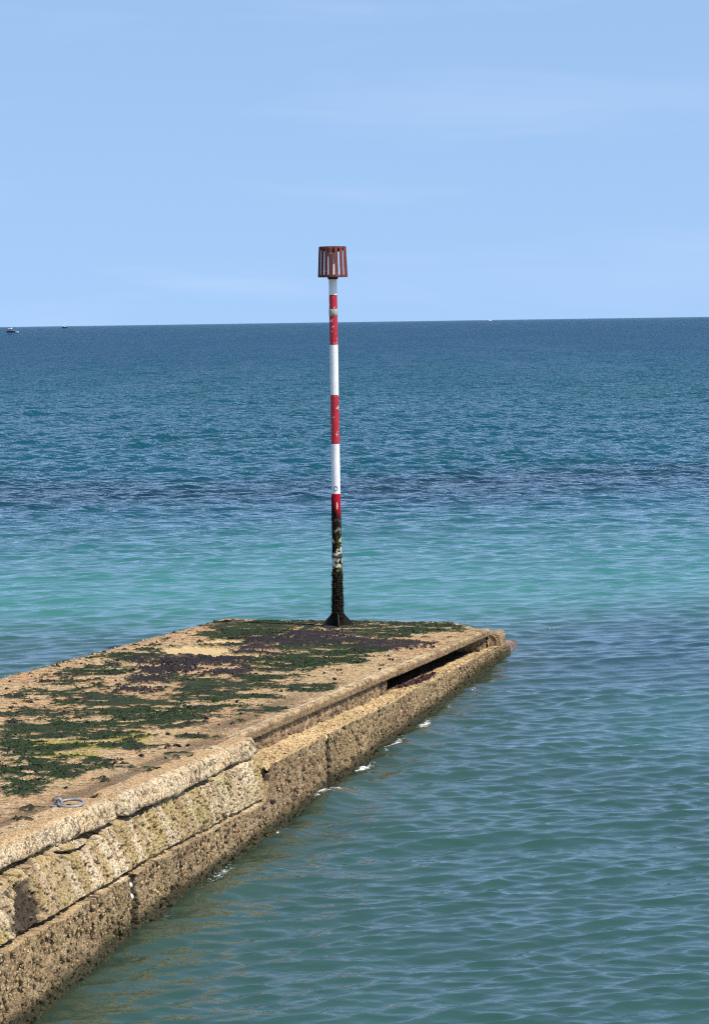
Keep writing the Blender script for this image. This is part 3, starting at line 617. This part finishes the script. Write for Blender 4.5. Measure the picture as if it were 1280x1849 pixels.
s2 = rng.uniform(0, 12, 900); o2 = rng.uniform(0.1, 1, 900) * (ledge_o(s2) - 0.1) + 0.09
pl = W(s2, o2, 0.252); nl = np.tile(np.array((0, 0, 1.0)), (len(pl), 1))
s3 = rng.uniform(0.25, 20, 26000); o3 = rng.uniform(-4.0, 0, 26000); pd_ = W(s3, o3, 0.004); g_, m_, y_, b_ = deck_masks(pd_[:, 0], pd_[:, 1]); pd_ = pd_[(g_ < 0.3) & (m_ < 0.3) & (b_ < 0.5)]
pts = np.concatenate([pw, pl, pd_]); nr = np.concatenate([nw, nl, np.tile(np.array((0, 0, 1.0)), (len(pd_), 1))]); nr = nr + rng.normal(0, 0.2, nr.shape); nr /= np.linalg.norm(nr, axis=1)[:, None]
cc = mix3(BROWN * 0.9, TAN * 1.15, rng.random(len(pts)) ** 1.2); cc = mix3(cc, OLIVE * 0.4, 0.9 * (1 - sst(0.05, 0.22, pts[:, 2])))
cones('barnacles', pts, nr, 0.013, cc, gr, GO)

# pebbles lodged in the open joint of the footing
pb = MB()
for k, (dd, r) in enumerate(((0.66, 0.035), (0.75, 0.042), (0.83, 0.03))):
    q = W(16.14, float(foot_o(np.array(16.14))) - 0.04, dd) - GO
    pb = MB(); pr = [(max(r * math.cos(t), 0.001), r * 0.75 * math.sin(t)) for t in np.linspace(-1.5, 1.5, 8)]
    pb.lathe(pr, 12); pb.build('pebble', plain('pale_pebble', (0.5, 0.42, 0.35), 0.7) if k == 0 else bpy.data.materials['pale_pebble'], gr, True, loc=tuple(q))

# purple weed strand lying on the ledge
ts = np.linspace(0, 1, 26); cs = W(5.6 - 1.65 * ts, 0.05 + 0.10 * np.sin(0.1 + ts * 2.0) ** 0.7, 0.238)
pp = np.repeat(cs, 28, 0) + rng.normal(0, 1, (26 * 28, 3)) * np.array((0.016, 0.05, 0.003)) * (0.4 + np.repeat(np.sin(ts * 3.1), 28)[:, None])
org = cs[13]
wo = empty('seaweed_strand', tuple(org), label='strand of dark purple seaweed lying on the ledge under the slot', category='seaweed')
f = tufts('fronds', pp, 0.045, np.tile(np.array((0.06, 0.028, 0.03)), (len(pp), 1)), wo, org); del f['kind']

# ------------------------------------------------------------------ beacon pole
pb0 = W(0.27, -2.0, 0.0); pz = float(pb0[2])
pole = empty('beacon_pole', tuple(pb0), math.radians(4), label='tall red and white striped beacon pole with rusty basket topmark', category='beacon')
BANDS = [(1.83, 2.51, 'white'), (2.51, 3.18, 'red'), (3.18, 3.86, 'white'), (3.86, 4.54, 'red'), (4.54, 5.06, 'white')]
def rad(z): return 0.0625 - 0.0016 * z
for a, b, k in BANDS:
    MB().lathe([(rad(a), a), (rad(b), b)], 48, cap=False).build(k + '_band', M[k], pole, True)
# lower band: red at the top, weed grown from there down
def lower_pole():
    nz, na = 300, 72
    Z, A = np.meshgrid(np.linspace(0.0, 1.83, nz), np.linspace(0, 2 * math.pi, na, endpoint=False), indexing='ij')
    ux = np.cos(A) * 1.1; uy = np.sin(A) * 1.1
    g = 1 - sst(1.56, 1.86, Z + 0.25 * (fbm(ux * 2 + 3, uy * 2 + Z * 2, 201, 4) - 0.5) + 0.13 * np.cos(A - 2.6) * -1)
    low = 1 - sst(0.35, 0.75, Z)
    r = rad(Z) + g * (0.004 + 0.010 * (fbm(ux * 5 + Z * 3, uy * 5 + Z * 8, 203, 4) - 0.4)) + low * 0.013 * fbm(ux * 4, uy * 4 + Z * 9, 205, 3) * 1.5
    P = np.stack([r * np.cos(A), r * np.sin(A), Z], -1)
    c = mix3((0.42, 0.010, 0.022), (0.014, 0.007, 0.007), np.clip(g * 1.25, 0, 1))
    gr2 = sst(0.45, 0.6, fbm(np.mod(A - math.pi / 2, 2 * math.pi) * 1.6, Z * 20, 207, 4)) * np.exp(-((Z - 0.85) / 0.33) ** 2)
    c = mix3(c, (0.085, 0.10, 0.016), 0.85 * gr2)
    Ab = np.mod(A - math.pi / 2, 2 * math.pi)
    wh = sst(0.56, 0.60, fbm(Ab * 1.7, Z * 24, 209, 4) + 0.13 * np.exp(-((Z - 0.93) / 0.10) ** 2) + 0.05 * np.exp(-((Z - 1.2) / 0.06) ** 2) - 0.05) * np.exp(-((Z - 1.0) / 0.30) ** 2)
    c = mix3(c, (0.62, 0.58, 0.45), 0.95 * wh)
    c = mix3(c, (0.016, 0.010, 0.008), low * 0.8 * sst(0.3, 0.5, fbm(ux * 6, uy * 6 + Z * 12, 211, 3)))
    c = mix3(c, (0.7, 0.66, 0.6), sst(0.35, 0.6, np.exp(-((A - 4.85) / 0.16) ** 2 - ((Z - 1.67) / 0.05) ** 2) + 0.5 * (fbm(Ab * 4, Z * 50, 213, 3) - 0.5)))
    R, C, _ = P.shape
    fast_mesh('weathered_band', P.reshape(-1, 3), grid_faces(R, C, False, True), M['weed'], pole, True, {'col': c.reshape(-1, 3)}, label='lowest red band blackened and grown over with weed')
lower_pole()
n = 1700; zz = 0.14 + 0.62 * rng.random(n) ** 1.5; az = rng.uniform(0, 6.283, n); rr = rad(zz) + 0.006
nrm = np.stack([np.cos(az), np.sin(az), -0.5 + 0 * az], -1); p0 = np.stack([rr * np.cos(az), rr * np.sin(az), zz], -1)
L = rng.uniform(0.014, 0.05, n); tn = np.stack([-np.sin(az), np.cos(az), 0 * az], -1)
V = np.stack([p0 - tn * L[:, None] * 0.4, p0 + tn * L[:, None] * 0.4, p0 + nrm * L[:, None] * 0.8], 1).reshape(-1, 3)
fast_mesh('weed_fringe', V, np.arange(3 * n).reshape(-1, 3), M['weed'], pole, False, {'col': np.repeat(np.array((0.016, 0.014, 0.008)) * rng.uniform(0.5, 2.0, (n, 1)), 3, 0)}, kind='stuff')
# base flange, gussets, clamp, tape, printed ring
M['foot'] = plain('weed_stained_steel', (0.014, 0.012, 0.008), 0.9, 0, 0.6, 25, 0.5, chips=(0.10, 0.09, 0.03), chip_at=0.64, chip_scale=18)
MB().box((0, 0, 0.012), (0.40, 0.40, 0.024)).build('base_plate', M['foot'], pole, bevel=0.004)
for k in range(4):
    a = k * math.pi / 2; ca, sa = math.cos(a), math.sin(a); pts = [(0.05, 0.024), (0.212, 0.024), (0.212, 0.045), (0.066, 0.205), (0.05, 0.205)]
    V = [(u * ca - t * sa, u * sa + t * ca, z) for t in (-0.009, 0.009) for u, z in pts]; nP = len(pts)
    MB().add(V, [tuple(range(nP))[::-1], tuple(nP + i for i in range(nP))] + [(i, (i + 1) % nP, nP + (i + 1) % nP, nP + i) for i in range(nP)]).build('gusset', M['foot'], pole, bevel=0.003)
cl = MB().lathe([(0.064, 0.955), (0.073, 0.957), (0.073, 0.985), (0.064, 0.987)], 40, cap=False).build('clamp', M['dark_steel'], pole, True)
MB().box((0, -0.078, 0.962), (0.05, 0.024, 0.03)).build('clamp_block', M['dark_steel'], cl)
MB().box((0, 0, 1.03), (0.156, 0.012, 0.008)).build('cross_pin', M['dark_steel'], pole)
MB().lathe([(rad(4.3) + 0.001, 4.255), (rad(4.3) + 0.004, 4.258), (rad(4.3) + 0.0045, 4.30), (rad(4.3) + 0.003, 4.345), (rad(4.3) + 0.001, 4.348)], 48, cap=False).build('tape_wrap', M['tape'], pole, True)
ring = []
for k in range(24):
    a = 2 * math.pi * k / 24; u = 0.025 * math.cos(a); ring.append((u - 0.006, -math.sqrt(rad(1.9) ** 2 - (u - 0.006) ** 2) - 0.0005, 1.905 + 0.028 * math.sin(a)))
MB().tube(ring, 0.0042, 6, True).build('printed_ring', M['ink'], pole, True)
# topmark basket
tm = empty('topmark'); tm.parent = pole; tm.location = (0, 0, 4.78)
tm['label'] = 'rusty red slatted basket topmark'
H_ = 0.415; rb, rt = 0.192, 0.172
def ringm(r0, z0, r1, z1, t):
    return MB().lathe([(r0, z0), (r1, z1), (r1 - t, z1), (r0 - t, z0), (r0, z0)], 56, cap=False)
ringm(rb + 0.006, 0.0, rb + 0.004, 0.032, 0.008).build('rim', M['rust'], tm); ringm(rt + 0.008, H_ - 0.03, rt + 0.006, H_, 0.008).build('rim', M['rust'], tm)
NS = 17
for k in range(NS):
    a = 2 * math.pi * (k + 0.31) / NS + 0.03 * math.sin(k * 5.1); ta = (-math.sin(a), math.cos(a)); ra = (math.cos(a), math.sin(a)); hw = 0.0225 + 0.0015 * math.sin(k * 3.3)
    b0 = rb + 0.004; b1 = rt + 0.006
    V = [(ra[0] * (r + q) + ta[0] * e * hw, ra[1] * (r + q) + ta[1] * e * hw, z) for q in (0.0, 0.008) for r, z, e in ((b0 - 0.002, 0.002, -1), (b0 - 0.002, 0.002, 1), (b1 - 0.002, H_ - 0.002, 1), (b1 - 0.002, H_ - 0.002, -1))]
    MB().add(V, [(3, 2, 1, 0), (4, 5, 6, 7), (0, 1, 5, 4), (1, 2, 6, 5), (2, 3, 7, 6), (3, 0, 4, 7)]).build('slat', M['rust'], tm)
MB().lathe([(0.066, -0.03), (0.072, 0.0), (rb - 0.004, 0.006), (rb - 0.004, 0.014), (0.06, 0.016)], 48, cap=False).build('bottom_plate', M['dark_steel'], tm)
MB().lathe([(0.062, H_ - 0.075), (rt - 0.008, H_ - 0.05), (rt - 0.006, H_ - 0.012), (0.03, H_ - 0.006)], 48).build('top_plate', M['dark_steel'], tm)
MB().lathe([(0.0545, 0.278), (0.0645, 0.28), (0.0645, H_ - 0.07), (0.05, H_ - 0.07)], 40, cap=False).build('inner_sleeve', M['white'], tm, True)

# ------------------------------------------------------------------ mooring ring
mq = W(16.62, 0.10, -0.010)
mr = empty('mooring_ring', tuple(mq), math.radians(-6), label='galvanised mooring ring lying flat on the deck near the coping', category='mooring ring')
pts = [(0.03 + 0.092 * math.cos(t), 0.088 * math.sin(t), 0.022 + 0.012 * math.sin(t)) for t in np.linspace(0, 6.2832, 40, endpoint=False)]
MB().tube(pts, 0.0105, 12, True).build('ring', M['galv'], mr, True)
e = MB().tube([(-0.085, -0.0, -0.03), (-0.085, -0.0, 0.02), (-0.078, 0.0, 0.048), (-0.06, 0.0, 0.058), (-0.045, 0.0, 0.045), (-0.045, 0.0, 0.015), (-0.05, 0, -0.03)], 0.0135, 12); e.build('eye_bolt', M['galv'], mr, True)
MB().lathe([(0.045, -0.012), (0.045, 0.006), (0.03, 0.010)], 24, c=(-0.08, 0)).build('washer', M['galv'], mr)

# ------------------------------------------------------------------ boats
def boat_hull(L, B, H, sheer=0.25):
    st = [(-0.5, 0.78, 0.0), (-0.25, 0.97, 0.0), (0.05, 1.0, 0.02), (0.28, 0.78, 0.25), (0.42, 0.42, 0.6), (0.5, 0.03, 1.0)]
    V = []; m = MB()
    for (x, w_, b) in st:
        z1 = H * (1 + sheer * b)
        V += [(x * L, -w_ * B / 2, z1), (x * L * (1 - 0.06 * b), -w_ * B * 0.36, -0.25), (x * L * (1 - 0.1 * b), 0, -0.5), (x * L * (1 - 0.06 * b), w_ * B * 0.36, -0.25), (x * L, w_ * B / 2, z1)]
    F = [(i * 5 + k, i * 5 + k + 1, i * 5 + k + 6, i * 5 + k + 5) for i in range(5) for k in range(4)] + [(4, 3, 2, 1, 0)]
    F += [(i * 5, i * 5 + 5, i * 5 + 9, i * 5 + 4) for i in range(5)]
    return m.add(V, F)
b1 = empty('fishing_boat', (-278.4, 2143, 0), math.pi, label='navy fishing boat with pale cabin roof at far left below the horizon', category='boat')
boat_hull(7.6, 2.9, 1.15).build('hull', M['navy'], b1); MB().box((-0.4, 0, 1.2), (6.4, 2.3, 0.12)).build('deck', M['boat_grey'], b1)
wh = MB().box((0.6, 0, 2.0), (2.7, 1.9, 1.6)).build('wheelhouse', M['boat_wood'], b1)
MB().box((0.55, 0, 2.95), (3.3, 2.2, 0.5)).build('roof', M['boat_white'], wh)
for sx in (-0.35, 0.6, 1.5):
    for sy in (-0.96, 0.96): MB().box((sx, sy, 2.25), (0.7, 0.05, 0.6)).build('window', M['boat_glass'], wh)
MB().tube([(-0.6, 0, 3.2), (-0.6, 0, 4.4)], 0.09, 8).build('mast', M['boat_white'], b1)
MB().box((-0.5, 0, 3.5), (0.9, 1.0, 0.5)).build('radar', M['boat_white'], b1)
MB().box((-2.4, 0, 1.6), (0.9, 1.5, 0.8)).build('fish_box', M['boat_grey'], b1)
b2 = empty('tender', (-273.0, 2139, 0), math.pi, label='small white tender behind the stern of the navy boat', category='boat')
boat_hull(2.7, 1.5, 0.95).build('hull', M['boat_white'], b2); MB().box((-0.5, 0, 1.35), (0.35, 0.5, 1.5)).build('console', M['navy'], b2); MB().tube([(0.2, 0, 0.8), (0.2, 0, 3.6)], 0.07, 8).build('pole', M['boat_grey'], b2)
b3 = empty('trawler', (-654, 5980, 0), 0.15, label='distant trawler with white wheelhouse and masts on the left horizon', category='boat')
boat_hull(13, 4.4, 2.4).build('hull', M['navy'], b3)
wh = MB().box((1.2, 0, 4.0), (3.6, 3.2, 3.2)).build('wheelhouse', M['boat_white'], b3); MB().box((1.2, 0, 5.75), (4.0, 3.6, 0.3)).build('roof', M['boat_white'], wh); MB().box((1.2, -1.62, 4.7), (3.0, 0.08, 0.8)).build('window', M['boat_glass'], wh)
MB().tube([(0.4, 0, 5.5), (0.4, 0, 10.2)], 0.22, 8).build('mast', M['boat_white'], b3); MB().tube([(-3.2, 0, 2), (-3.2, 0, 8.2)], 0.2, 8).build('mast', M['boat_white'], b3); MB().tube([(0.4, 0, 9.6), (-3.2, 0, 8.0)], 0.12, 6).build('boom', M['boat_white'], b3)
b4 = empty('motor_yacht', (612, 11670, 0), 0.3, label='tiny white motor yacht on the horizon right of the pole', category='boat')
boat_hull(13, 4.4, 2.2).build('hull', M['boat_white'], b4); sp_ = MB().box((-0.8, 0, 3.4), (6.5, 3.4, 2.4)).build('cabin', M['boat_white'], b4); MB().box((-0.8, -1.72, 3.7), (5.2, 0.08, 0.7)).build('window', M['boat_glass'], sp_); MB().box((-1.4, 0, 5.0), (3.4, 2.8, 0.8)).build('flybridge', M['boat_white'], b4)
